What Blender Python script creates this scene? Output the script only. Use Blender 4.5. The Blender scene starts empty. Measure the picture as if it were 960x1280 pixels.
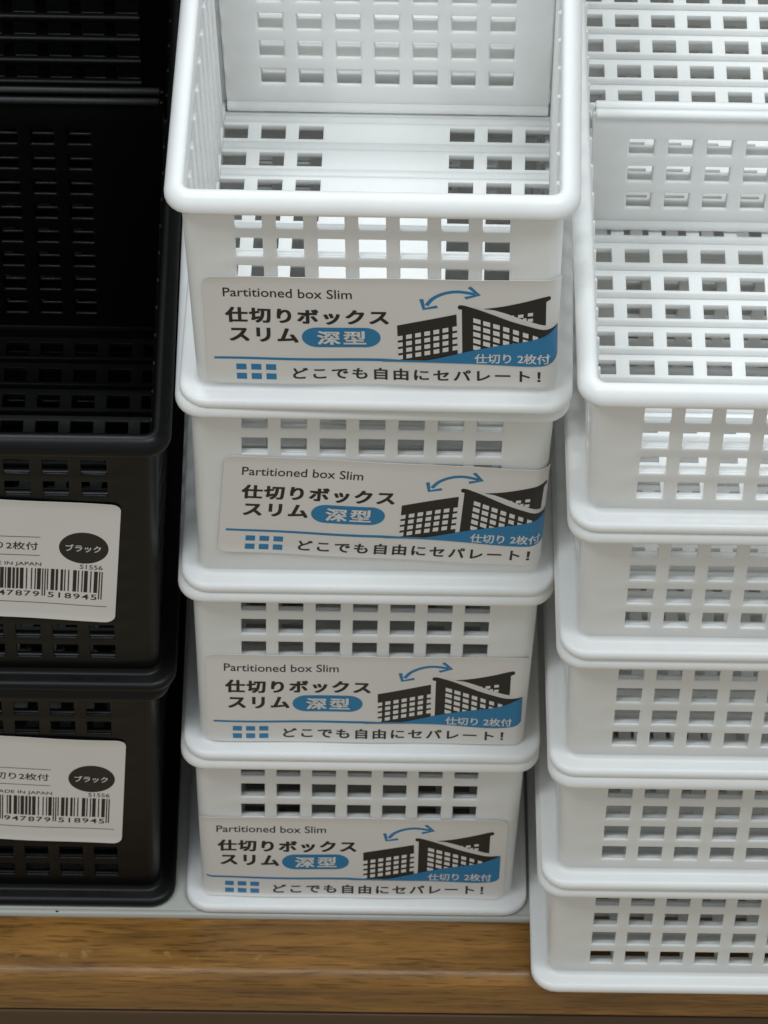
import bpy, bmesh, math, random
from mathutils import Vector, Matrix
from mathutils.geometry import tessellate_polygon
random.seed(4)
S = bpy.context.scene
COL = S.collection

# ------------------------------------------------------------ camera
F, PIT, YAW, ROL = 5503.68, .88109, .02085, -.02999
CX, CY, CZ = .05915, -1.0855, 1.59211
fw = Vector((math.sin(YAW)*math.cos(PIT), math.cos(YAW)*math.cos(PIT), -math.sin(PIT)))
rt = Vector((math.cos(YAW), -math.sin(YAW), 0)); dn = fw.cross(rt)
r2 = math.cos(ROL)*rt + math.sin(ROL)*dn; d2 = -math.sin(ROL)*rt + math.cos(ROL)*dn
cam = bpy.data.cameras.new('camera'); camo = bpy.data.objects.new('camera', cam); COL.objects.link(camo)
m = Matrix((r2, -d2, -fw)).transposed().to_4x4(); m.translation = (CX, CY, CZ)
camo.matrix_world = m
cam.sensor_fit = 'VERTICAL'; cam.sensor_height = 36; cam.lens = 36*F/1280
cam.clip_start = .05; cam.clip_end = 50
cam.dof.use_dof = True; cam.dof.focus_distance = 1.64; cam.dof.aperture_fstop = 60
S.camera = camo
# ------------------------------------------------------------ world and lamps (shop ceiling lighting)
wd = bpy.data.worlds.new('World'); S.world = wd; wd.use_nodes = True
nt = wd.node_tree; bg = nt.nodes['Background']
tc = nt.nodes.new('ShaderNodeTexCoord'); sp = nt.nodes.new('ShaderNodeSeparateXYZ'); rp = nt.nodes.new('ShaderNodeValToRGB')
mp = nt.nodes.new('ShaderNodeMapRange'); mp.inputs[1].default_value = -1; mp.inputs[2].default_value = 1
nt.links.new(tc.outputs['Generated'], sp.inputs[0]); nt.links.new(sp.outputs[2], mp.inputs[0]); nt.links.new(mp.outputs[0], rp.inputs[0])
nt.links.new(rp.outputs[0], bg.inputs[0])
e = rp.color_ramp.elements
e[0].position = .0; e[0].color = (.40, .34, .235, 1)
e[1].position = 1.0; e[1].color = (.62, .68, .72, 1)
x = e.new(.46); x.color = (.37, .34, .27, 1)
x = e.new(.56); x.color = (.30, .32, .34, 1)
bg.inputs[1].default_value = .78
def area(name, loc, rot, sx, sy, power, col):
    l = bpy.data.lights.new(name, 'AREA'); l.shape = 'RECTANGLE'; l.size = sx; l.size_y = sy; l.energy = power; l.color = col
    o = bpy.data.objects.new(name, l); COL.objects.link(o); o.location = loc; o.rotation_euler = rot
for i, (lx, ly) in enumerate(((-1.1, -.9), (.9, -.6), (-.2, .9))):
    area('ceiling_lamp', (lx, ly, 2.9), (0, 0, 0), 1.25,   .35, 20, (.91, .97, 1.0))
S.view_settings.view_transform = 'Standard'; S.view_settings.look = 'None'
S.view_settings.exposure = .12; S.view_settings.gamma = 1
S.render.engine = 'CYCLES'; S.cycles.use_denoising = True
S.cycles.max_bounces = 10; S.cycles.diffuse_bounces = 6

# ------------------------------------------------------------ materials
def mat(name, col, rough=.4, spec=.5, bump=0, bscale=300, sss=0, vary=0, vscale=40, smudge=0):
    m = bpy.data.materials.new(name); m.use_nodes = True; n = m.node_tree; b = n.nodes['Principled BSDF']
    b.inputs['Base Color'].default_value = (*col, 1); b.inputs['Roughness'].default_value = rough
    b.inputs['Specular IOR Level'].default_value = spec
    if sss:
        b.inputs['Subsurface Weight'].default_value = sss
        b.inputs['Subsurface Radius'].default_value = (1, .95, .9); b.inputs['Subsurface Scale'].default_value = .005
    t = n.nodes.new('ShaderNodeTexCoord')
    if bump:
        no = n.nodes.new('ShaderNodeTexNoise'); no.inputs['Scale'].default_value = bscale; no.inputs['Detail'].default_value = 3
        bu = n.nodes.new('ShaderNodeBump'); bu.inputs['Strength'].default_value = bump; bu.inputs['Distance'].default_value = .001
        n.links.new(t.outputs['Object'], no.inputs[0]); n.links.new(no.outputs[0], bu.inputs['Height']); n.links.new(bu.outputs[0], b.inputs['Normal'])
    if smudge:                               # faint dull smears left by handling
        ns = n.nodes.new('ShaderNodeTexNoise'); ns.inputs['Scale'].default_value = 26; ns.inputs['Detail'].default_value = 7; ns.inputs['Roughness'].default_value = .65
        cr = n.nodes.new('ShaderNodeValToRGB'); ce = cr.color_ramp.elements
        ce[0].position = .38; ce[0].color = (*[q*(1-smudge) for q in col], 1); ce[1].position = .6; ce[1].color = (*col, 1)
        n.links.new(t.outputs['Object'], ns.inputs[0]); n.links.new(ns.outputs[0], cr.inputs[0]); n.links.new(cr.outputs[0], b.inputs['Base Color'])
    if vary:
        n2 = n.nodes.new('ShaderNodeTexNoise'); n2.inputs['Scale'].default_value = vscale; n2.inputs['Detail'].default_value = 5
        mr = n.nodes.new('ShaderNodeMapRange'); mr.inputs[3].default_value = rough-vary; mr.inputs[4].default_value = rough+vary
        n.links.new(t.outputs['Object'], n2.inputs[0]); n.links.new(n2.outputs[0], mr.inputs[0]); n.links.new(mr.outputs[0], b.inputs['Roughness'])
    return m
WHITE = mat('white_plastic', (.90, .90, .88), .34, .5, .05, 260, .3, .08, 60, .035)
BLACK = mat('black_plastic', (.0032, .0032, .0032), .36, .27, .06, 400, 0, .08, 60)
PAPER = mat('sticker_paper', (.80, .775, .74), .4, .5, .03, 90, 0, .08, 30)
INK = mat('black_ink', (.018, .016, .015), .45, .4)
BLUE = mat('blue_ink', (.022, .215, .44), .42, .4)
NAVY = mat('dark_blue_ink', (.02, .10, .22), .42, .4)
PRINTW = mat('white_print', (.74, .74, .73), .5, .35)
METAL = mat('painted_metal', (.46, .46, .42), .42, .5, .05, 200, 0, .08, 30)
PALE_BACKING = mat('pale_backing', (.55, .55, .52), .5, .4)
DARK_BACKING = mat('dark_backing', (.012, .012, .012), .6, .2)
RAIL = mat('brown_rail', (.085, .048, .024), .5, .4)
def wood():
    m = bpy.data.materials.new('wood_veneer'); m.use_nodes = True; n = m.node_tree; b = n.nodes['Principled BSDF']
    t = n.nodes.new('ShaderNodeTexCoord')
    mp = n.nodes.new('ShaderNodeMapping'); mp.inputs['Scale'].default_value = (2.6, 26, 26)
    no = n.nodes.new('ShaderNodeTexNoise'); no.inputs['Scale'].default_value = 7; no.inputs['Detail'].default_value = 8; no.inputs['Roughness'].default_value = .62; no.inputs['Distortion'].default_value = .5
    r = n.nodes.new('ShaderNodeValToRGB'); c = r.color_ramp.elements
    c[0].position = .28; c[0].color = (.14, .066, .018, 1); c[1].position = .68; c[1].color = (.38, .182, .042, 1)
    k = c.new(.48); k.color = (.25, .12, .028, 1)
    # short dark pores running with the grain
    mp2 = n.nodes.new('ShaderNodeMapping'); mp2.inputs['Scale'].default_value = (26, 420, 420)
    n2 = n.nodes.new('ShaderNodeTexNoise'); n2.inputs['Scale'].default_value = 2.4; n2.inputs['Detail'].default_value = 4
    r2 = n.nodes.new('ShaderNodeValToRGB'); c2 = r2.color_ramp.elements; c2[0].position = .38; c2[0].color = (.42, .36, .32, 1); c2[1].position = .44; c2[1].color = (1, 1, 1, 1)
    mx = n.nodes.new('ShaderNodeMix'); mx.data_type = 'RGBA'; mx.blend_type = 'MULTIPLY'; mx.inputs[0].default_value = .7
    n.links.new(t.outputs['Object'], mp.inputs[0]); n.links.new(mp.outputs[0], no.inputs[0]); n.links.new(no.outputs[0], r.inputs[0])
    n.links.new(t.outputs['Object'], mp2.inputs[0]); n.links.new(mp2.outputs[0], n2.inputs[0]); n.links.new(n2.outputs[0], r2.inputs[0])
    n.links.new(r.outputs[0], mx.inputs[6]); n.links.new(r2.outputs[0], mx.inputs[7])
    # rubbed-through varnish: small pale chips in a row behind the nosing, on the left
    sx = n.nodes.new('ShaderNodeSeparateXYZ'); n.links.new(t.outputs['Object'], sx.inputs[0])
    def band(out, a, b_, soft):
        m1 = n.nodes.new('ShaderNodeMapRange'); m1.inputs[1].default_value = a-soft; m1.inputs[2].default_value = a
        m2_ = n.nodes.new('ShaderNodeMapRange'); m2_.inputs[1].default_value = b_+soft; m2_.inputs[2].default_value = b_
        mu = n.nodes.new('ShaderNodeMath'); mu.operation = 'MULTIPLY'
        n.links.new(out, m1.inputs[0]); n.links.new(out, m2_.inputs[0]); n.links.new(m1.outputs[0], mu.inputs[0]); n.links.new(m2_.outputs[0], mu.inputs[1]); return mu.outputs[0]
    by = band(sx.outputs[1], -.0225, -.0195, .0015); bx = band(sx.outputs[0], -.075, .04, .02)
    nw = n.nodes.new('ShaderNodeTexNoise'); nw.inputs['Scale'].default_value = 170; nw.inputs['Detail'].default_value = 4; n.links.new(t.outputs['Object'], nw.inputs[0])
    th = n.nodes.new('ShaderNodeMapRange'); th.inputs[1].default_value = .58; th.inputs[2].default_value = .68; n.links.new(nw.outputs[0], th.inputs[0])
    u1 = n.nodes.new('ShaderNodeMath'); u1.operation = 'MULTIPLY'; n.links.new(by, u1.inputs[0]); n.links.new(bx, u1.inputs[1])
    u2 = n.nodes.new('ShaderNodeMath'); u2.operation = 'MULTIPLY'; n.links.new(u1.outputs[0], u2.inputs[0]); n.links.new(th.outputs[0], u2.inputs[1])
    mw = n.nodes.new('ShaderNodeMix'); mw.data_type = 'RGBA'; mw.inputs[7].default_value = (.33, .20, .06, 1)
    n.links.new(u2.outputs[0], mw.inputs[0]); n.links.new(mx.outputs[2], mw.inputs[6])
    n.links.new(mw.outputs[2], b.inputs['Base Color'])
    b.inputs['Roughness'].default_value = .30
    # scuffed varnish on the nosing
    n3 = n.nodes.new('ShaderNodeTexNoise'); n3.inputs['Scale'].default_value = 130; n3.inputs['Detail'].default_value = 6
    bu = n.nodes.new('ShaderNodeBump'); bu.inputs['Strength'].default_value = .22; bu.inputs['Distance'].default_value = .0012
    mp3 = n.nodes.new('ShaderNodeMapping'); mp3.inputs['Scale'].default_value = (.5, 1.5, 1.5)
    n.links.new(t.outputs['Object'], mp3.inputs[0]); n.links.new(mp3.outputs[0], n3.inputs[0]); n.links.new(n3.outputs[0], bu.inputs['Height']); n.links.new(bu.outputs[0], b.inputs['Normal'])
    return m
WOOD = wood()
WEAR = mat('bare_wood_scuff', (.42, .29, .13), .6, .3)
SPECK = mat('dark_speck', (.02, .018, .015), .7, .2)

# ------------------------------------------------------------ mesh helpers
def mesh_obj(name, verts, faces, material, parent=None, smooth=40, bevel=0, seg=2):
    me = bpy.data.meshes.new(name); me.from_pydata([tuple(v) for v in verts], [], faces)
    bm = bmesh.new(); bm.from_mesh(me); bmesh.ops.remove_doubles(bm, verts=bm.verts, dist=1e-7)
    bmesh.ops.recalc_face_normals(bm, faces=bm.faces); bm.to_mesh(me); bm.free()
    o = bpy.data.objects.new(name, me); COL.objects.link(o)
    if bevel:
        md = o.modifiers.new('b', 'BEVEL'); md.width = bevel; md.segments = seg; md.limit_method = 'ANGLE'; md.angle_limit = math.radians(50)
        dg = bpy.context.evaluated_depsgraph_get(); dg.update()
        m2 = bpy.data.meshes.new_from_object(o.evaluated_get(dg)); o.modifiers.clear(); o.data = m2; bpy.data.meshes.remove(me); m2.name = name
        me = m2
    me.materials.clear(); me.materials.append(material)
    me.shade_smooth(); me.set_sharp_from_angle(angle=math.radians(smooth))
    o.parent = parent
    return o
class MB:
    def __init__(s): s.v = []; s.f = []
    def box(s, a, b):
        k = len(s.v); (x0, y0, z0), (x1, y1, z1) = a, b
        s.v += [(x0,y0,z0),(x1,y0,z0),(x1,y1,z0),(x0,y1,z0),(x0,y0,z1),(x1,y0,z1),(x1,y1,z1),(x0,y1,z1)]
        s.f += [(k,k+3,k+2,k+1),(k+4,k+5,k+6,k+7),(k,k+1,k+5,k+4),(k+1,k+2,k+6,k+5),(k+2,k+3,k+7,k+6),(k+3,k,k+4,k+7)]
    def prism_x(s, prof, x0, x1):           # profile [(y,z)] extruded along x
        k = len(s.v); n = len(prof)
        s.v += [(x0, y, z) for y, z in prof] + [(x1, y, z) for y, z in prof]
        for i in range(n):
            j = (i+1) % n; s.f.append((k+i, k+j, k+n+j, k+n+i))
        s.f.append(tuple(k+i for i in range(n))[::-1]); s.f.append(tuple(k+n+i for i in range(n)))
W, CORN = .150, 6
def ring(ins, rad, L, fx=(), sy=()):
    """closed loop of points; fx: x breakpoints on front/back, sy: y breakpoints on the sides"""
    P = []
    def corner(cx, cy, a0):
        for i in range(CORN+1):
            a = a0 + math.pi/2*i/CORN; P.append((cx+rad*math.cos(a), cy+rad*math.sin(a)))
    for x in fx: P.append((x, ins))
    corner(W-ins-rad, ins+rad, -math.pi/2)
    for y in sy: P.append((W-ins, y))
    corner(W-ins-rad, L-ins-rad, 0)
    for x in reversed(fx): P.append((x, L-ins))
    corner(ins+rad, L-ins-rad, math.pi/2)
    for y in reversed(sy): P.append((ins, y))
    corner(ins+rad, ins+rad, math.pi)
    return P
def sweep(prof, L):                          # prof [(inset, z, radius)] closed
    v, f = [], []; R = [ring(i, r, L, (W*.3, W*.7), (L*.3, L*.7)) for i, z, r in prof]; n = len(R[0]); k = len(prof)
    for (i, z, r), rg in zip(prof, R): v += [(x, y, z) for x, y in rg]
    for a in range(k):
        b = (a+1) % k
        for j in range(n): f.append((a*n+j, a*n+(j+1) % n, b*n+(j+1) % n, b*n+j))
    return v, f
TOPI, BOTI, BR, WT = .0056, .0076, .0055, .0019
def inset_at(z, h): return TOPI + (BOTI-TOPI)*(1-z/h)
def px_breaks(n, c, pitch, w):
    o = []
    for i in range(n):
        m_ = c + (i-(n-1)/2)*pitch; o += [m_-w/2, m_+w/2]
    return o
def wall_mesh(h, L, rows, material, parent):
    """rows: list of (z0,z1) of hole rows"""
    fx = px_breaks(7, W/2, .01495, .0099); ns = int((L-.045)/.0147); sy = px_breaks(ns, L/2, .0147, .0094)
    zs = [.0050] + [z for r in rows for z in r] + [h-.003]
    hole = set()
    n1 = len(fx)
    # index of first point of every hole column
    cols = [i for i in range(0, n1, 2)]
    o1 = n1+CORN+1; cols += [o1+i for i in range(0, len(sy), 2)]
    o2 = o1+len(sy)+CORN+1; cols += [o2+i for i in range(0, n1, 2)]
    o3 = o2+n1+CORN+1; cols += [o3+i for i in range(0, len(sy), 2)]
    cols = set(cols)
    v, f = [], []; G = {}
    for s in (0, 1):
        for k, z in enumerate(zs):
            i = inset_at(z, h) + s*WT
            rg = ring(i, BR-s*WT, L, fx, sy); n = len(rg)
            for j, (x, y) in enumerate(rg): G[s, k, j] = len(v); v.append((x, y, z))
    K = len(zs)
    for k in range(K-1):
        for j in range(n):
            j2 = (j+1) % n
            if k % 2 == 1 and j in cols:
                for a, b in (((k, j), (k, j2)), ((k, j2), (k+1, j2)), ((k+1, j2), (k+1, j)), ((k+1, j), (k, j))):
                    f.append((G[(0,)+a], G[(0,)+b], G[(1,)+b], G[(1,)+a]))
                continue
            f.append((G[0,k,j], G[0,k,j2], G[0,k+1,j2], G[0,k+1,j])); f.append((G[1,k,j], G[1,k+1,j], G[1,k+1,j2], G[1,k,j2]))
    for j in range(n):
        j2 = (j+1) % n
        f.append((G[0,0,j], G[1,0,j], G[1,0,j2], G[0,0,j2])); f.append((G[0,K-1,j], G[0,K-1,j2], G[1,K-1,j2], G[1,K-1,j]))
    # moulded cross bars: the bars between hole rows are rounded and deeper than the wall on both ends
    zc = [(rows[i][1]+rows[i+1][0])/2 for i in range(len(rows)-1)] + [rows[0][0]-(rows[1][0]-rows[0][1])/2]
    hb = (rows[1][0]-rows[0][1])/2-.0001; k = len(v); ex = MB()
    for z in zc:
        i = inset_at(z, h); a, b = i+.0003, i+WT+.0026
        pr = [(a+.0005, z-hb), (b-.0012, z-hb*.9), (b-.0003, z-hb*.55), (b, z), (b-.0004, z+hb*.62), (b-.0014, z+hb*.96), (a+.0014, z+hb), (a+.0004, z+hb*.8), (a, z+hb*.3), (a, z-hb*.4)]
        ex.prism_x(pr, fx[0]-.0006, fx[-1]+.0006); ex.prism_x([(L-y, zz) for y, zz in pr][::-1], fx[0]-.0006, fx[-1]+.0006)
    mesh_obj('cross_bars', ex.v, ex.f, material, parent, 60)['kind'] = 'stuff'
    o = mesh_obj('wall', v, f, material, parent, 35, .0007, 2)
    return o
def rib_mesh(h, L, material, parent):        # vertical slot ribs inside the long walls that hold the dividers
    m_ = MB(); ns = int((L-.045)/.0147)
    for i in range(ns+1):
        y = L/2 + (i-ns/2)*.0147
        for s in (0, 1):
            z0, z1 = .006, h-.0105
            i0, i1 = inset_at(z0, h)+WT-.0004, inset_at(z1, h)+WT-.0004
            k = len(m_.v); d = .0017; w0, w1 = .0012, .0007
            for z, ii in ((z0, i0), (z1, i1)):
                for xx, ww in ((ii, w0), (ii+d, w1)):
                    X = xx if s == 0 else W-xx
                    m_.v += [(X, y-ww, z), (X, y+ww, z)]
            a = [k+q for q in range(8)]
            m_.f += [(a[0],a[1],a[3],a[2]), (a[4],a[6],a[7],a[5]), (a[0],a[2],a[6],a[4]), (a[1],a[5],a[7],a[3]), (a[2],a[3],a[7],a[6]), (a[0],a[4],a[5],a[1])]
    o = mesh_obj('slot_ribs', m_.v, m_.f, material, parent, 40, .0003, 1); o['kind'] = 'stuff'; return o
def grid_plate(us, vs, hole, t, conv, bevel, name, material, parent, extra=None):
    """plate with holes. us, vs breakpoints; hole(i,j) true where open; conv(u,v,w)->xyz; w 0..t"""
    v, f = [], []; G = {}
    for s in (0, 1):
        for i, u in enumerate(us):
            for j, w in enumerate(vs): G[s,i,j] = len(v); v.append(conv(u, w, s*t))
    I, J = len(us)-1, len(vs)-1
    solid = lambda i, j: 0 <= i < I and 0 <= j < J and not hole(i, j)
    for i in range(I):
        for j in range(J):
            if not solid(i, j): continue
            f.append((G[0,i,j], G[0,i+1,j], G[0,i+1,j+1], G[0,i,j+1])); f.append((G[1,i,j], G[1,i,j+1], G[1,i+1,j+1], G[1,i+1,j]))
            for (di, dj), (a, b) in (((-1,0),((i,j),(i,j+1))), ((1,0),((i+1,j),(i+1,j+1))), ((0,-1),((i,j),(i+1,j))), ((0,1),((i,j+1),(i+1,j+1)))):
                if not solid(i+di, j+dj): f.append((G[(0,)+a], G[(0,)+b], G[(1,)+b], G[(1,)+a]))
    if extra:
        k = len(v); v += extra.v; f += [tuple(k+q for q in fc) for fc in extra.f]
    return mesh_obj(name, v, f, material, parent, 40, bevel, 2)
def half_round(m_, yc, z, w, hgt, x0, x1):
    pr = [(yc-w/2, z-.0005), (yc-w/2, z), (yc-w*.32, z+hgt*.75), (yc, z+hgt), (yc+w*.32, z+hgt*.75), (yc+w/2, z), (yc+w/2, z-.0005)]
    m_.prism_x(pr, x0, x1)

def make_basket(name, h, L, rows, material, floor_kind, floor_pitch, floor_y0, div_y, div_h, div_rows, div_cols, div_base):
    root = bpy.data.objects.new(name, None); COL.objects.link(root); root.empty_display_size = .03
    # rim: rolled outward lip with a hanging skirt
    R0 = .0105
    pr = [(0, 0), (.0074, h-.010), (.0073, h-.0016), (.0069, h-.0006), (.0061, h-.0001), (.0050, h+.0001), (.0036, h-.0002),
          (.0023, h-.0011), (.0012, h-.0023), (.0004, h-.0036), (0, h-.0050), (0, h-.0062), (.0003, h-.0070), (.0010, h-.0073), (.0017, h-.0070), (.0018, h-.0040), (.0030, h-.0032), (.0062, h-.0032), (.0064, h-.010)]
    pr = pr[1:]
    v, f = sweep([(i, z, max(R0-i, .0024)) for i, z in pr], L)
    mesh_obj('rim', v, f, material, root, 50)
    wall_mesh(h, L, rows, material, root)
    rib_mesh(h, L, material, root)
    # spreading foot
    fl = .0006
    pr = [(.0034, .0002), (.0019, -.0012), (fl+.0009, -.0016), (fl+.0002, -.0012), (fl, -.0004), (fl, .0009), (fl+.0003, .0018), (fl+.0010, .0025), (fl+.0024, .0029), (.0058, .0031), (.0068, .0034), (.0074, .0042), (.0078, .0060),
          (.0084, .0088), (.0104, .0080), (.0106, .0010), (.0098, 0)]
    v, f = sweep([(i, z, max(R0+.001-i*.75, .003)) for i, z in pr], L)
    mesh_obj('base_flange', v, f, material, root, 50)
    # floor grid
    hw = .0098; us = px_breaks(9, W/2, .01495, hw); us[0] = .0100; us[-1] = W-.0100
    us = [.0098] + us + [W-.0098]
    vs = []; y = floor_y0
    nr = int((L-.0115-floor_y0)/floor_pitch)
    hh = .0074
    for i in range(nr): vs += [floor_y0+i*floor_pitch, floor_y0+i*floor_pitch+hh]
    vs = [.0100] + vs + [L-.0100]
    def hole(i, j):
        if i % 2 == 0 or j % 2 == 0: return False
        c = (i-1)//2
        if floor_kind == 'panel' and 3 <= c <= 5: return False
        return 0 < (j-1)//2+1 <= nr
    ex = MB()
    rw, rh = {'panel': (.0040, .0006), 'rib': (.0015, .0027)}[floor_kind]
    for i in range(nr+1): half_round(ex, floor_y0+i*floor_pitch-(floor_pitch-hh)/2, .0056, rw, rh, .0106, W-.0106)
    grid_plate(us, vs, hole, .0028, lambda u, w, t: (u, w, .0028+t), .0005, 'floor', material, root, ex)
    # removable divider plates
    for q, dy in enumerate(div_y):
        us = px_breaks(div_cols, W/2, .0149, .0096); us = [.0112] + us + [W-.0112]
        vs = []
        for r in range(div_rows): z = div_base + r*.0149; vs += [z, z+.0088]
        vs = [.0070] + vs + [div_h]
        ex = MB(); T = .0022
        ex.prism_x([(dy-.0008, div_h-.0025), (dy-.0011, div_h), (dy-.0007, div_h+.0010), (dy+T/2, div_h+.0015), (dy+T+.0003, div_h+.0010), (dy+T+.0006, div_h), (dy+T+.0004, div_h-.0025)], .0105, W-.0105)
        ex.prism_x([(dy-.0012, .0066), (dy-.0016, .0085), (dy-.0012, .0102), (dy-.0002, .0112), (dy+T+.0001, .0112), (dy+T+.0003, .0102), (dy+T+.0003, .0085), (dy+T+.0002, .0066)], .0112, W-.0112)
        def conv(u, z, t, dy=dy):
            k = 1+(z-.007)/h*.034           # widens upward with the basket
            return (W/2+(u-W/2)*k, dy+t, z)
        d = grid_plate(us, vs, lambda i, j: i % 2 == 1 and j % 2 == 1, T, conv, .0009, 'divider', material, root, ex)
    return root
def dup(root, name):
    r = bpy.data.objects.new(name, None); COL.objects.link(r); r.empty_display_size = .03
    for ch in list(root.children):
        if ch.name.split('.')[0] in ('label', 'price_label'): continue
        c = ch.copy(); COL.objects.link(c); c.parent = r
    return r
def place(r, x, y, z, rz=0, ry=0, rx=0):
    """rotate about the middle of the foot"""
    c = Vector((W/2, .03, 0)); M = Matrix.Rotation(rz, 4, 'Z') @ Matrix.Rotation(ry, 4, 'Y') @ Matrix.Rotation(rx, 4, 'X')
    r.matrix_world = Matrix.Translation(Vector((x, y, z))+c) @ M @ Matrix.Translation(-c)

# ------------------------------------------------------------ flat printing on stickers
def text_flat(s, weight=0.0, track=1.0):
    cu = bpy.data.curves.new('t', 'FONT'); cu.body = s; cu.size = 1; cu.offset = weight; cu.resolution_u = 4; cu.fill_mode = 'FRONT'
    cu.space_character = track
    o = bpy.data.objects.new('t', cu); COL.objects.link(o)
    dg = bpy.context.evaluated_depsgraph_get(); dg.update()
    me = bpy.data.meshes.new_from_object(o.evaluated_get(dg))
    v = [(p.co.x, p.co.y) for p in me.vertices]; f = [tuple(p.vertices) for p in me.polygons]
    bpy.data.objects.remove(o); bpy.data.meshes.remove(me); bpy.data.curves.remove(cu)
    return v, f
def text_box(s, u0, u1, v0, v1, weight=0.0, keep=False, track=1.0):
    """text stretched into the box (u right, v down); heavy weights are built from shifted layers"""
    bold = max(0, weight-.012); v, f = text_flat(s, min(weight, .012), track)
    xs = [p[0] for p in v]; ys = [p[1] for p in v]; a, b, c, d = min(xs), max(xs), min(ys), max(ys)
    if keep:                                 # keep the glyph's own width
        k = (v1-v0)/(d-c); m_ = (u0+u1)/2; w = (b-a)*k*keep; u0, u1 = m_-w/2, m_+w/2
    V, Fc = [], []; ku, kv = (u1-u0)/(b-a), (v1-v0)/(d-c)
    for q, (dx, dy) in enumerate(((-1, -.6), (1, -.6), (-1, .6), (1, .6), (0, 0)) if bold else ((0, 0),)):
        n = len(V); V += [(u0+(x-a+dx*bold)*ku, v1-(y-c+dy*bold)*kv, q*.12) for x, y in v]; Fc += [tuple(n+t for t in g) for g in f]
    return V, Fc
def poly(pts):
    t = tessellate_polygon([[Vector((x, y, 0)) for x, y in pts]]); return list(pts), [tuple(q) for q in t]
def stroke(pts, w):
    v, f = [], []
    for i, p in enumerate(pts):
        a = Vector(pts[max(i-1, 0)]); b = Vector(pts[min(i+1, len(pts)-1)]); d = (b-a).normalized(); n = Vector((-d.y, d.x))*w/2
        v += [tuple(Vector(p)+n), tuple(Vector(p)-n)]
    for i in range(len(pts)-1): f.append((2*i, 2*i+1, 2*i+3, 2*i+2))
    return v, f
def disc(cx, cy, rx, ry, n=28):
    return [(cx, cy)] + [(cx+rx*math.cos(2*math.pi*i/n), cy+ry*math.sin(2*math.pi*i/n)) for i in range(n)], [(0, 1+i, 1+(i+1) % n) for i in range(n)]
def join(parts):
    v, f = [], []
    for a, b in parts:
        k = len(v); v += a; f += [tuple(k+q for q in t) for t in b]
    return v, f
def spline(P, n=6):
    out = []
    for i in range(len(P)-1):
        p0 = P[max(i-1, 0)]; p1 = P[i]; p2 = P[i+1]; p3 = P[min(i+2, len(P)-1)]
        for k in range(n):
            t = k/n
            out.append(tuple(.5*((2*p1[c])+(-p0[c]+p2[c])*t+(2*p0[c]-5*p1[c]+4*p2[c]-p3[c])*t*t+(-p0[c]+3*p1[c]-3*p2[c]+p3[c])*t**3) for c in (0, 1)))
    out.append(P[-1]); return out
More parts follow.
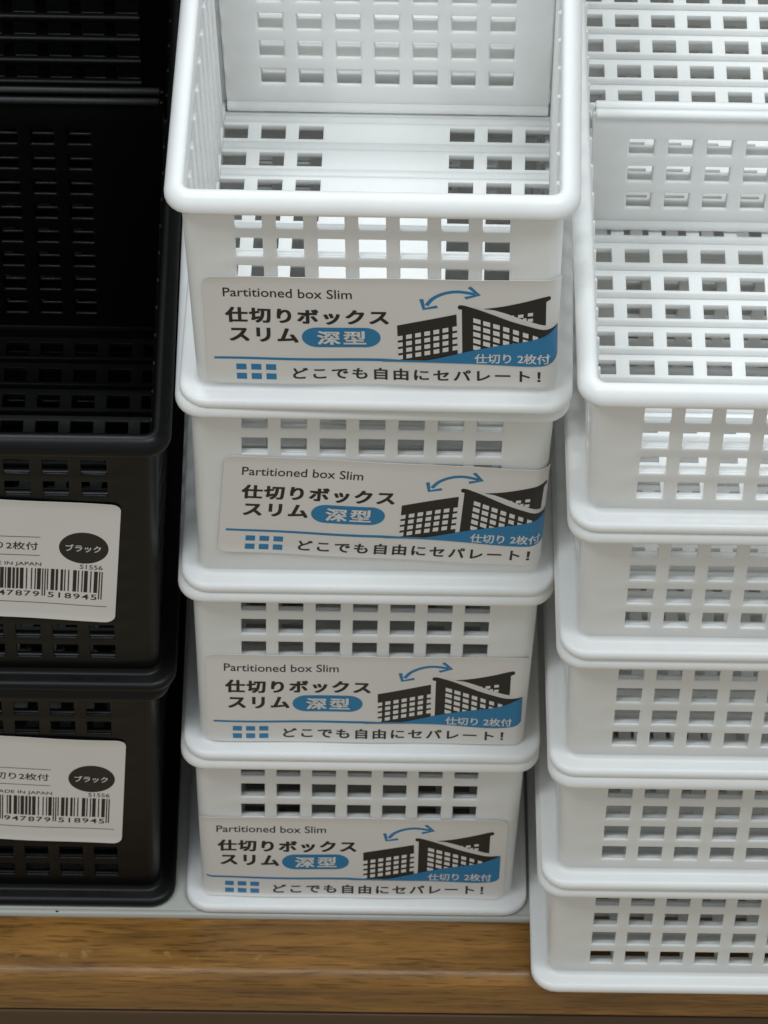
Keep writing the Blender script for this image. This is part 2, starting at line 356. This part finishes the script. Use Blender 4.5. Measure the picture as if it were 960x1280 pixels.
# artwork of the white basket's sticker; (x,y) measured on the sheet -> millimetres on the sticker
VS = 2.19
def Q(x, y): return ((x-256)/3.41, (y-347-.004*(x-256))/VS)
def C(x, y): return Q(460+x/3.43, 240+y/3.43)
def tb(s, x0, x1, y0, y1, w=0, track=1.0):
    a = Q(x0, y0+.009*(x0-256)*0); b = Q(x1, y1)
    u0, v0 = Q(x0, y0); u1, v1 = Q(x1, y1)
    vt = (y0-347)/VS; vb = (y1-347)/VS
    return text_box(s, u0, u1, vt, vb, w, False, track)
LW, LH = 133.5, 62.0
def art_white():
    A = []; add = lambda *a: A.append(a)
    add('product_name_print', INK, 1, tb('Partitioned box Slim', 281, 443, 362, 373.5, .006))
    add('title_print', INK, 1, tb('仕切りボックス', 283, 488, 387, 406, .042, 1.16))
    add('title_print', INK, 1, tb('スリム', 287, 373, 412.5, 430, .042, 1.16))
    u0, v0 = Q(378, 408); u1, _ = Q(478, 408); v0 = (410-347)/VS; v1 = (435.5-347)/VS; r = (v1-v0)/2
    pill = [(u0+r+r*math.cos(a), v0+r+r*math.sin(a)) for a in [math.pi/2+math.pi*i/14 for i in range(15)]] + [(u1-r+r*math.cos(a), v0+r+r*math.sin(a)) for a in [-math.pi/2+math.pi*i/14 for i in range(15)]]
    add('pill_print', BLUE, 1, poly(pill))
    D = lambda x, y: Q(480+x/3.69, 350+y/3.69)
    wave = [D(*p) for p in spline([(0, 372), (120, 376), (210, 373), (330, 347), (430, 324), (560, 301), (660, 286), (745, 263), (825, 222)])] + \
           [D(*p) for p in spline([(826, 366), (812, 382), (780, 394), (700, 401), (600, 399), (400, 389), (200, 385), (0, 386)])]
    add('rule_print', BLUE, 1, poly([Q(265, 450.2), Q(480, 450.9), Q(480, 454.5), Q(265, 453.0)]))
    for i in range(3):
        for j in range(2):
            x = 292.5+i*19; y = 459.3+j*11.9; a, b = Q(x, y); c, d = Q(x+13, y+7.4); add('square_print', BLUE, 1, poly([(a, b), (c, b), (c, d), (a, d)]))
    arc = spline([C(262, 485), C(290, 455), C(340, 432), (C(400, 424)), C(474, 434)])
    add('arrow_print', BLUE, 1, join([stroke(arc, 1.55), stroke([C(240, 458), C(251, 500), C(309, 489)], 1.55), stroke([C(446, 403), C(487, 437), C(428, 451)], 1.55)]))
    add('wave_print', BLUE, 3, poly(wave))
    left = [D(70, 212), D(347, 155), D(353, 350), D(210, 376), D(75, 376)]
    back = [D(*p) for p in spline([(470, 130), (560, 120), (660, 100), (750, 76)], 4)] + [D(772, 72), D(772, 92), D(762, 98), D(762, 208), D(735, 204)] + [D(*p) for p in spline([(690, 192), (640, 176), (580, 154), (520, 136)], 4)]
    front = [D(*p) for p in [(356, 122), (362, 113), (376, 112)]+spline([(392, 116), (450, 134), (520, 160), (600, 190), (680, 213), (750, 228), (825, 223)], 4)+[(825, 262), (560, 316), (430, 340), (374, 345), (372, 134)]]
    add('drawn_panel_print', INK, 1, poly(left))
    add('drawn_panel_print', INK, 1, join([poly(back), disc(*D(772, 82), .85, 1.3, 14)]))
    add('drawn_panel_print', INK, 1, join([poly(front), disc(*D(364, 122), .85, 1.3, 14)]))
    cl = []
    def cell(x, y, w, h_, sk):
        cl.append(poly([D(x-w/2, y-h_/2-sk*w/2), D(x+w/2, y-h_/2+sk*w/2), D(x+w/2, y+h_/2+sk*w/2), D(x-w/2, y+h_/2-sk*w/2)]))
    for i in range(7):
        for j in range(4):
            x = 82+42.7*i; y = 271-.195*(x-82)+31*j; w = 27
            if i == 6: x += 3; w = 25
            if i == 0: w = 26
            cell(x, y, w, 20, -.18)
    for i in range(7):
        for j in range(5):
            x = 442+45.5*i; y = 187+.30*(x-442)+32*j
            if y < 322: cell(x, y, 34-1.6*i, 21, .28)
    for x, y, w in ((690, 157, 24), (645, 165, 25), (607, 169, 13), (690, 184, 24), (664, 182, 16)): cell(x, y, w, 15, -.12)
    add('drawing_gap_print', PAPER, 2, join(cl))
    add('outline_print', PAPER, 2, stroke([D(*p) for p in spline([(430, 118), (500, 142), (580, 172), (660, 198), (740, 216), (824, 214)], 5)], .8))
    add('pill_letter_print', PRINTW, 4, tb('深型', 398, 459, 414, 431.5, .035, 1.2))
    add('wave_letter_print', PRINTW, 4, tb('仕切り 2枚付', 597, 692, 441, 453.5, .022))
    add('slogan_print', INK, 1, tb('どこでも自由にセパレート！', 365, 681, 462.5, 477.5, .027, 1.25))
    return A
def ean13(code):
    Lc = ['0001101','0011001','0010011','0111101','0100011','0110001','0101111','0111011','0110111','0001011']
    par = ['LLLLLL','LLGLGG','LLGGLG','LLGGGL','LGLLGG','LGGLLG','LGGGLL','LGLGLG','LGLGGL','LGGLGL'][int(code[0])]
    s = '101'
    for p, d in zip(par, code[1:7]):
        c = Lc[int(d)]
        if p == 'G': c = ''.join('1' if q == '0' else '0' for q in c)[::-1]
        s += c
    s += '01010'
    for d in code[7:]: s += ''.join('1' if q == '0' else '0' for q in Lc[int(d)])
    return s + '101'
BLW, BLH = 112.0, 75.0
def art_black():
    A = []; U = lambda ur: BLW-ur
    rect = lambda a, b, c, d: ([(a, c), (b, c), (b, d), (a, d)], [(0, 1, 2, 3)])
    A.append(('round_print', INK, 1, disc(U(13.8), 28.6, 9.8, 9.7, 40)))
    A.append(('white_letter_print', PRINTW, 2, text_box('ブラック', U(21), U(7), 26.6, 31.0, .018)))
    bars = []; s = ean13('4947879518945'); x0 = U(52.4); mw = 46.6/95; i = 0
    while i < 95:
        if s[i] == '1':
            j = i
            while j < 95 and s[j] == '1': j += 1
            g = i < 3 or i > 91 or 45 <= i < 50
            bars.append(rect(x0+i*mw, x0+j*mw, 42.8, 60.4 if g else 56.4)); i = j
        else: i += 1
    A.append(('barcode_print', INK, 1, join(bars)))
    tx = [text_box('MADE IN JAPAN', U(55.5), U(30.3), 39.0, 41.9, .004), text_box('S1556', U(15), U(6), 39.0, 41.7, .004),
          text_box('仕切り2枚付', U(60), U(31.8), 26.2, 31.2, .012)]
    for k, d in enumerate('4947879518945'):
        if k == 0: c = x0-2.4
        elif k < 7: c = x0+mw*(3+7*(k-1)+3.5)
        else: c = x0+mw*(50+7*(k-7)+3.5)
        tx.append(text_box(d, c-1, c+1, 57.6, 61.0, .008, 1.25))
    tx += [rect(U(80), U(31), 22.8, 23.15), rect(U(80), U(31), 34.4, 34.75), rect(U(108), U(3.5), 64.8, 65.15)]
    A.append(('text_print', INK, 1, join(tx[:3]))); A.append(('number_print', INK, 1, join(tx[3:16])))
    for q in tx[16:19]: A.append(('rule_print', INK, 1, q))
    return A
def bend(vf, fn, maxlen=1.6):
    bm = bmesh.new(); vs = [bm.verts.new((p[0], p[1], p[2] if len(p) > 2 else 0)) for p in vf[0]]
    for t in vf[1]:
        try: bm.faces.new([vs[i] for i in t])
        except ValueError: pass
    for _ in range(8):
        es = [e for e in bm.edges if e.calc_length() > maxlen]
        if not es: break
        bmesh.ops.subdivide_edges(bm, edges=es, cuts=1, use_grid_fill=False)
        bmesh.ops.triangulate(bm, faces=[f for f in bm.faces if len(f.verts) > 3])
    for v in bm.verts: v.co = fn(v.co.x, v.co.y, v.co.z)
    return bm
STUFFP = ('product_name_print', 'title_print', 'drawing_gap_print', 'pill_letter_print', 'wave_letter_print', 'slogan_print', 'barcode_print', 'text_print', 'number_print', 'arrow_print', 'white_letter_print', 'drawn_panel_print')
def rrect(w, h, r, n=6):
    P = []
    for cx, cy, a0 in ((w-r, r, -90), (w-r, h-r, 0), (r, h-r, 90), (r, r, 180)):
        for i in range(n+1): a = math.radians(a0+90*i/n); P.append((cx+r*math.cos(a), cy+r*math.sin(a)))
    return P
def sticker(root, h, art, w, hh, x0, ztop, rot, name='label', seed=0, xc=None, peel=.0004, sx=1.0, sz=1.0):
    """x0, ztop: top-left corner on the front wall (mm->m); rot about that corner, clockwise radians"""
    rnd = random.Random(seed); p1, p2, p3 = [rnd.uniform(0, 6) for _ in range(3)]
    def surf(u, v, layer):
        a = u*sx/1000; b = v*sz/1000
        s = x0 + a*math.cos(rot) - b*math.sin(rot); z = ztop - a*math.sin(rot) - b*math.cos(rot)
        if z < .0065:                       # runs out over the curved foot
            d = .0065-z; z, ins = .0065, inset_at(.0065, h)
            for z2, i2 in ((.0052, .0076), (.0041, .0071), (.0036, .0062), (.0034, .0020)):
                l = math.hypot(z-z2, ins-i2)
                if d <= l: z += (z2-z)*d/l; ins += (i2-ins)*d/l; break
                d -= l; z, ins = z2, i2
        else: ins = inset_at(z, h)
        rad = BR; xr = W-ins-rad; xl = ins+rad
        off = .00062 + layer*.00006 + .00022*math.sin(a*52+p1)*math.sin(b*70+p2) + .00018*math.sin(a*120+b*30+p3)
        # edges lift very slightly
        off += peel*(max(0, 1-b/.006))**2 + peel*.8*(max(0, 1-(hh*sz/1000-b)/.005))**2
        rr = rad+off
        if s > xr:
            t = (s-xr)/rad
            if t < math.pi/2: return Vector((xr+rr*math.sin(t), ins+rad-rr*math.cos(t), z))
            return Vector((W-ins+off, ins+rad+(s-xr-rad*math.pi/2), z))
        if s < xl:
            t = (xl-s)/rad
            if t < math.pi/2: return Vector((xl-rr*math.sin(t), ins+rad-rr*math.cos(t), z))
            return Vector((ins-off, ins+rad+(xl-s-rad*math.pi/2), z))
        return Vector((s, ins-off, z))
    # the sheet: a fine grid cut to a rounded outline, with thickness
    bm = bmesh.new()
    nx, ny = 90, 48; r = 4.0
    def clampcorner(u, v):
        cx = min(max(u, r), w-r); cy = min(max(v, r), hh-r); dx, dy = u-cx, v-cy
        if dx and dy:
            m_ = max(abs(dx), abs(dy)); l = math.hypot(dx, dy); k = m_/l; return cx+dx*k, cy+dy*k
        return u, v
    us = [r*i/5 for i in range(5)] + [r+(w-2*r)*i/nx for i in range(nx+1)] + [w-r+r*(i+1)/5 for i in range(5)]
    vs = [r*i/5 for i in range(5)] + [r+(hh-2*r)*i/ny for i in range(ny+1)] + [hh-r+r*(i+1)/5 for i in range(5)]
    g = [[bm.verts.new(surf(*clampcorner(u, v), 0)) for v in vs] for u in us]
    for i in range(len(us)-1):
        for j in range(len(vs)-1): bm.faces.new((g[i][j], g[i][j+1], g[i+1][j+1], g[i+1][j]))
    ret = bmesh.ops.extrude_face_region(bm, geom=bm.faces[:])
    for q in [q for q in ret['geom'] if isinstance(q, bmesh.types.BMVert)]: q.co.y += .00018
    bmesh.ops.recalc_face_normals(bm, faces=bm.faces)
    me = bpy.data.meshes.new(name); bm.to_mesh(me); bm.free(); me.materials.append(PAPER); me.shade_smooth(); me.set_sharp_from_angle(angle=math.radians(40))
    o = bpy.data.objects.new(name, me); COL.objects.link(o); o.parent = root
    for nm, mt_, layer, vf in art:
        b = bend(vf, lambda u, v, q: surf(u, v, layer+q)); me = bpy.data.meshes.new(nm); b.normal_update()
        for f in b.faces:
            if f.normal.y > 0: f.normal_flip()
        b.to_mesh(me); b.free(); me.materials.append(mt_); me.shade_smooth()
        q = bpy.data.objects.new(nm, me); COL.objects.link(q); q.parent = o
        if nm in STUFFP: q['kind'] = 'stuff'
    return o

# ------------------------------------------------------------ display shelf
sh = bpy.data.objects.new('display_shelf', None); COL.objects.link(sh)
sh.location = (0, .0015, -.0016); sh['label'] = 'grey painted shop shelf with a rounded oak-look wooden front edge under all the stacks'; sh['category'] = 'shelf'
X0, X1 = -.55, .65
b = MB(); b.box((X0, .0010, -.012), (X1, .60, -.0006)); mesh_obj('shelf_board', b.v, b.f, METAL, sh, bevel=.0006)
b = MB(); b.box((-.0010, .372, -.012), (X1, .381, .62)); mesh_obj('added_backing', b.v, b.f, PALE_BACKING, sh, bevel=.001)  # added pale board, sends light back through the white baskets' holes
b = MB(); b.box((X0, .372, -.012), (-.0030, .381, .62)); mesh_obj('added_backing', b.v, b.f, DARK_BACKING, sh, bevel=.001)  # added black board, keeps the view through the black baskets dark
b = MB(); b.box((-.325, .0, -.0004), (-.315, .3715, .45)); mesh_obj('side_light_blocker', b.v, b.f, RAIL, sh, bevel=.001)  # added board out of view, blocks light from the left
lip = [(.0012, -.0008), (.0002, -.0003), (-.0010, -.0004), (-.0016, -.0010), (-.0016, -.0060), (.0012, -.0060)]
b = MB(); b.prism_x(lip, X0, X1); mesh_obj('shelf_lip', b.v, b.f, METAL, sh, smooth=50)
b = MB(); b.prism_x([(-.0004, -.0004), (-.0010, -.0004), (-.0011, .0001), (-.0006, .0003)], -.0560, -.0549); mesh_obj('dirt_speck', b.v, b.f, SPECK, sh)
yf, zt, rr = -.0325, -.0026, .0068
pr = [(-.0018, -.034), (-.0018, zt)]
for i in range(11):
    a = math.pi/2*i/10; pr.append((yf+rr-rr*math.sin(a), zt-rr+rr*math.cos(a)))
pr += [(yf, -.0282), (yf+.0012, -.0290), (yf+.0012, -.034)]
b = MB(); n = 24
v, f = [], []
for i in range(n+1):
    x = X0+(X1-X0)*i/n; v += [(x, y, z) for y, z in pr]
k = len(pr)
for i in range(n):
    for j in range(k): f.append((i*k+j, i*k+(j+1) % k, (i+1)*k+(j+1) % k, (i+1)*k+j))
f.append(tuple(range(k))); f.append(tuple(n*k+q for q in range(k))[::-1])
mesh_obj('wooden_edge', v, f, WOOD, sh, smooth=50)
b = MB(); b.prism_x([(yf-.0005, -.0302), (yf-.001, -.0345), (yf-.0012, -.075), (yf+.004, -.075), (yf+.004, -.0302)], X0, X1); mesh_obj('lower_rail', b.v, b.f, RAIL, sh, bevel=.0008)

# ------------------------------------------------------------ baskets
H, HR, HL = .1123, .0782, .1550
LEN = .31
rowsC = [(.0173+.0150*i, .0173+.0150*i+.0098) for i in range(6)]
rowsR = [(.0113+.0149*i, .0113+.0149*i+.0097) for i in range(4)]
rowsL = [(.0125+.0131*i, .0125+.0131*i+.0086) for i in range(10)]
white = art_white(); black = art_black()

deep = make_basket('deep_white_basket', H, LEN, rowsC, WHITE, 'panel', .0148, .0180, (.1512, .1577), .100, 5, 7, .0208)
low = make_basket('shallow_white_basket', HR, LEN, rowsR, WHITE, 'rib', .0147, .0154, (.1502, .1546), .0705, 3, 7, .0182)
tall = make_basket('tall_black_basket', HL, LEN, rowsL, BLACK, 'rib', .0149, .0140, (.1902, .1962), .1485, 8, 5, .0190)
def tagb(r, label, cat, group): r['label'] = label; r['category'] = cat; r['group'] = group

spec = [  # level, dx, dy, rz, ry,  label: x0, ztop, rot
    (0, 0, 0, 0, 0, (.0072, .0637, .000), 'deep white slatted basket at the foot of the middle stack, resting on the shelf', ),
    (1, .0007, 0, 0, 0, (.0107, .0646, .000), 'second deep white basket from the shelf in the middle stack, with a level sticker'),
    (2, .0015, 0, 0, 0, (.0186, .0778, .054), 'deep white basket just under the top one of the middle stack, its sticker crooked'),
    (3, .0030, -.0018, -.031, -.029, (.0122, .0672, -.004), 'open deep white basket topping the middle stack, its divider and grid floor in view'),
]
for k, dx, dy, rz, ry, (lx, lz, lr), lab in spec:
    r = deep if k == 0 else dup(deep, 'deep_white_basket')
    place(r, dx, dy, k*H + (.0009 if k == 3 else 0), rz, ry); tagb(r, lab, 'basket', 'deep white baskets stacked in the middle')
    if k == 2:                              # here one divider was slid up close behind the front wall
        dv = [c for c in r.children if c.name.startswith('divider')]; dv[0].location.y = -.1310
    sticker(r, H, white, LW, LH, lx, lz, lr, seed=k, sz=.965, sx=(1.0 if k == 3 else .985))
XR, YR = .1500, -.0390
labR = ['shallow white basket at the foot of the right stack, jutting over the wooden shelf edge',
        'shallow white basket of the right stack directly on the bottom one',
        'middle one of the five shallow white baskets in the right stack',
        'shallow white basket of the right stack directly under the open top one',
        'open shallow white basket topping the right stack, ribbed grid floor and divider in view']
for k, (dx, dy, rz) in enumerate(((0, 0, 0), (.0006, -.0004, .001), (.0003, .0004, -.001), (.0006, 0, 0), (.0003, 0, -.002))):
    r = low if k == 0 else dup(low, 'shallow_white_basket')
    place(r, XR+dx, YR+dy, k*HR, rz); tagb(r, labR[k], 'basket', 'shallow white baskets stacked on the right')
for k, (dx, rz, lx, lz, lr, lab) in enumerate(((-.0035, 0, 0, .1160, .052, 'lower tall black basket of the left stack, standing on the shelf'),
                                              (-.0005, 0, 0, .1165, .062, 'upper tall black basket of the left stack, open, with a divider inside'))):
    r = tall if k == 0 else dup(tall, 'tall_black_basket')
    ox = -W+dx
    place(r, ox, .0025, k*HL, rz); tagb(r, lab, 'basket', 'tall black baskets stacked on the left')
    right = (-.0225 if k == 0 else -.0203) - ox      # where the sticker's right edge sits
    sticker(r, HL, black, BLW, BLH, right-BLW/1000, lz+.0035, lr, seed=10+k)
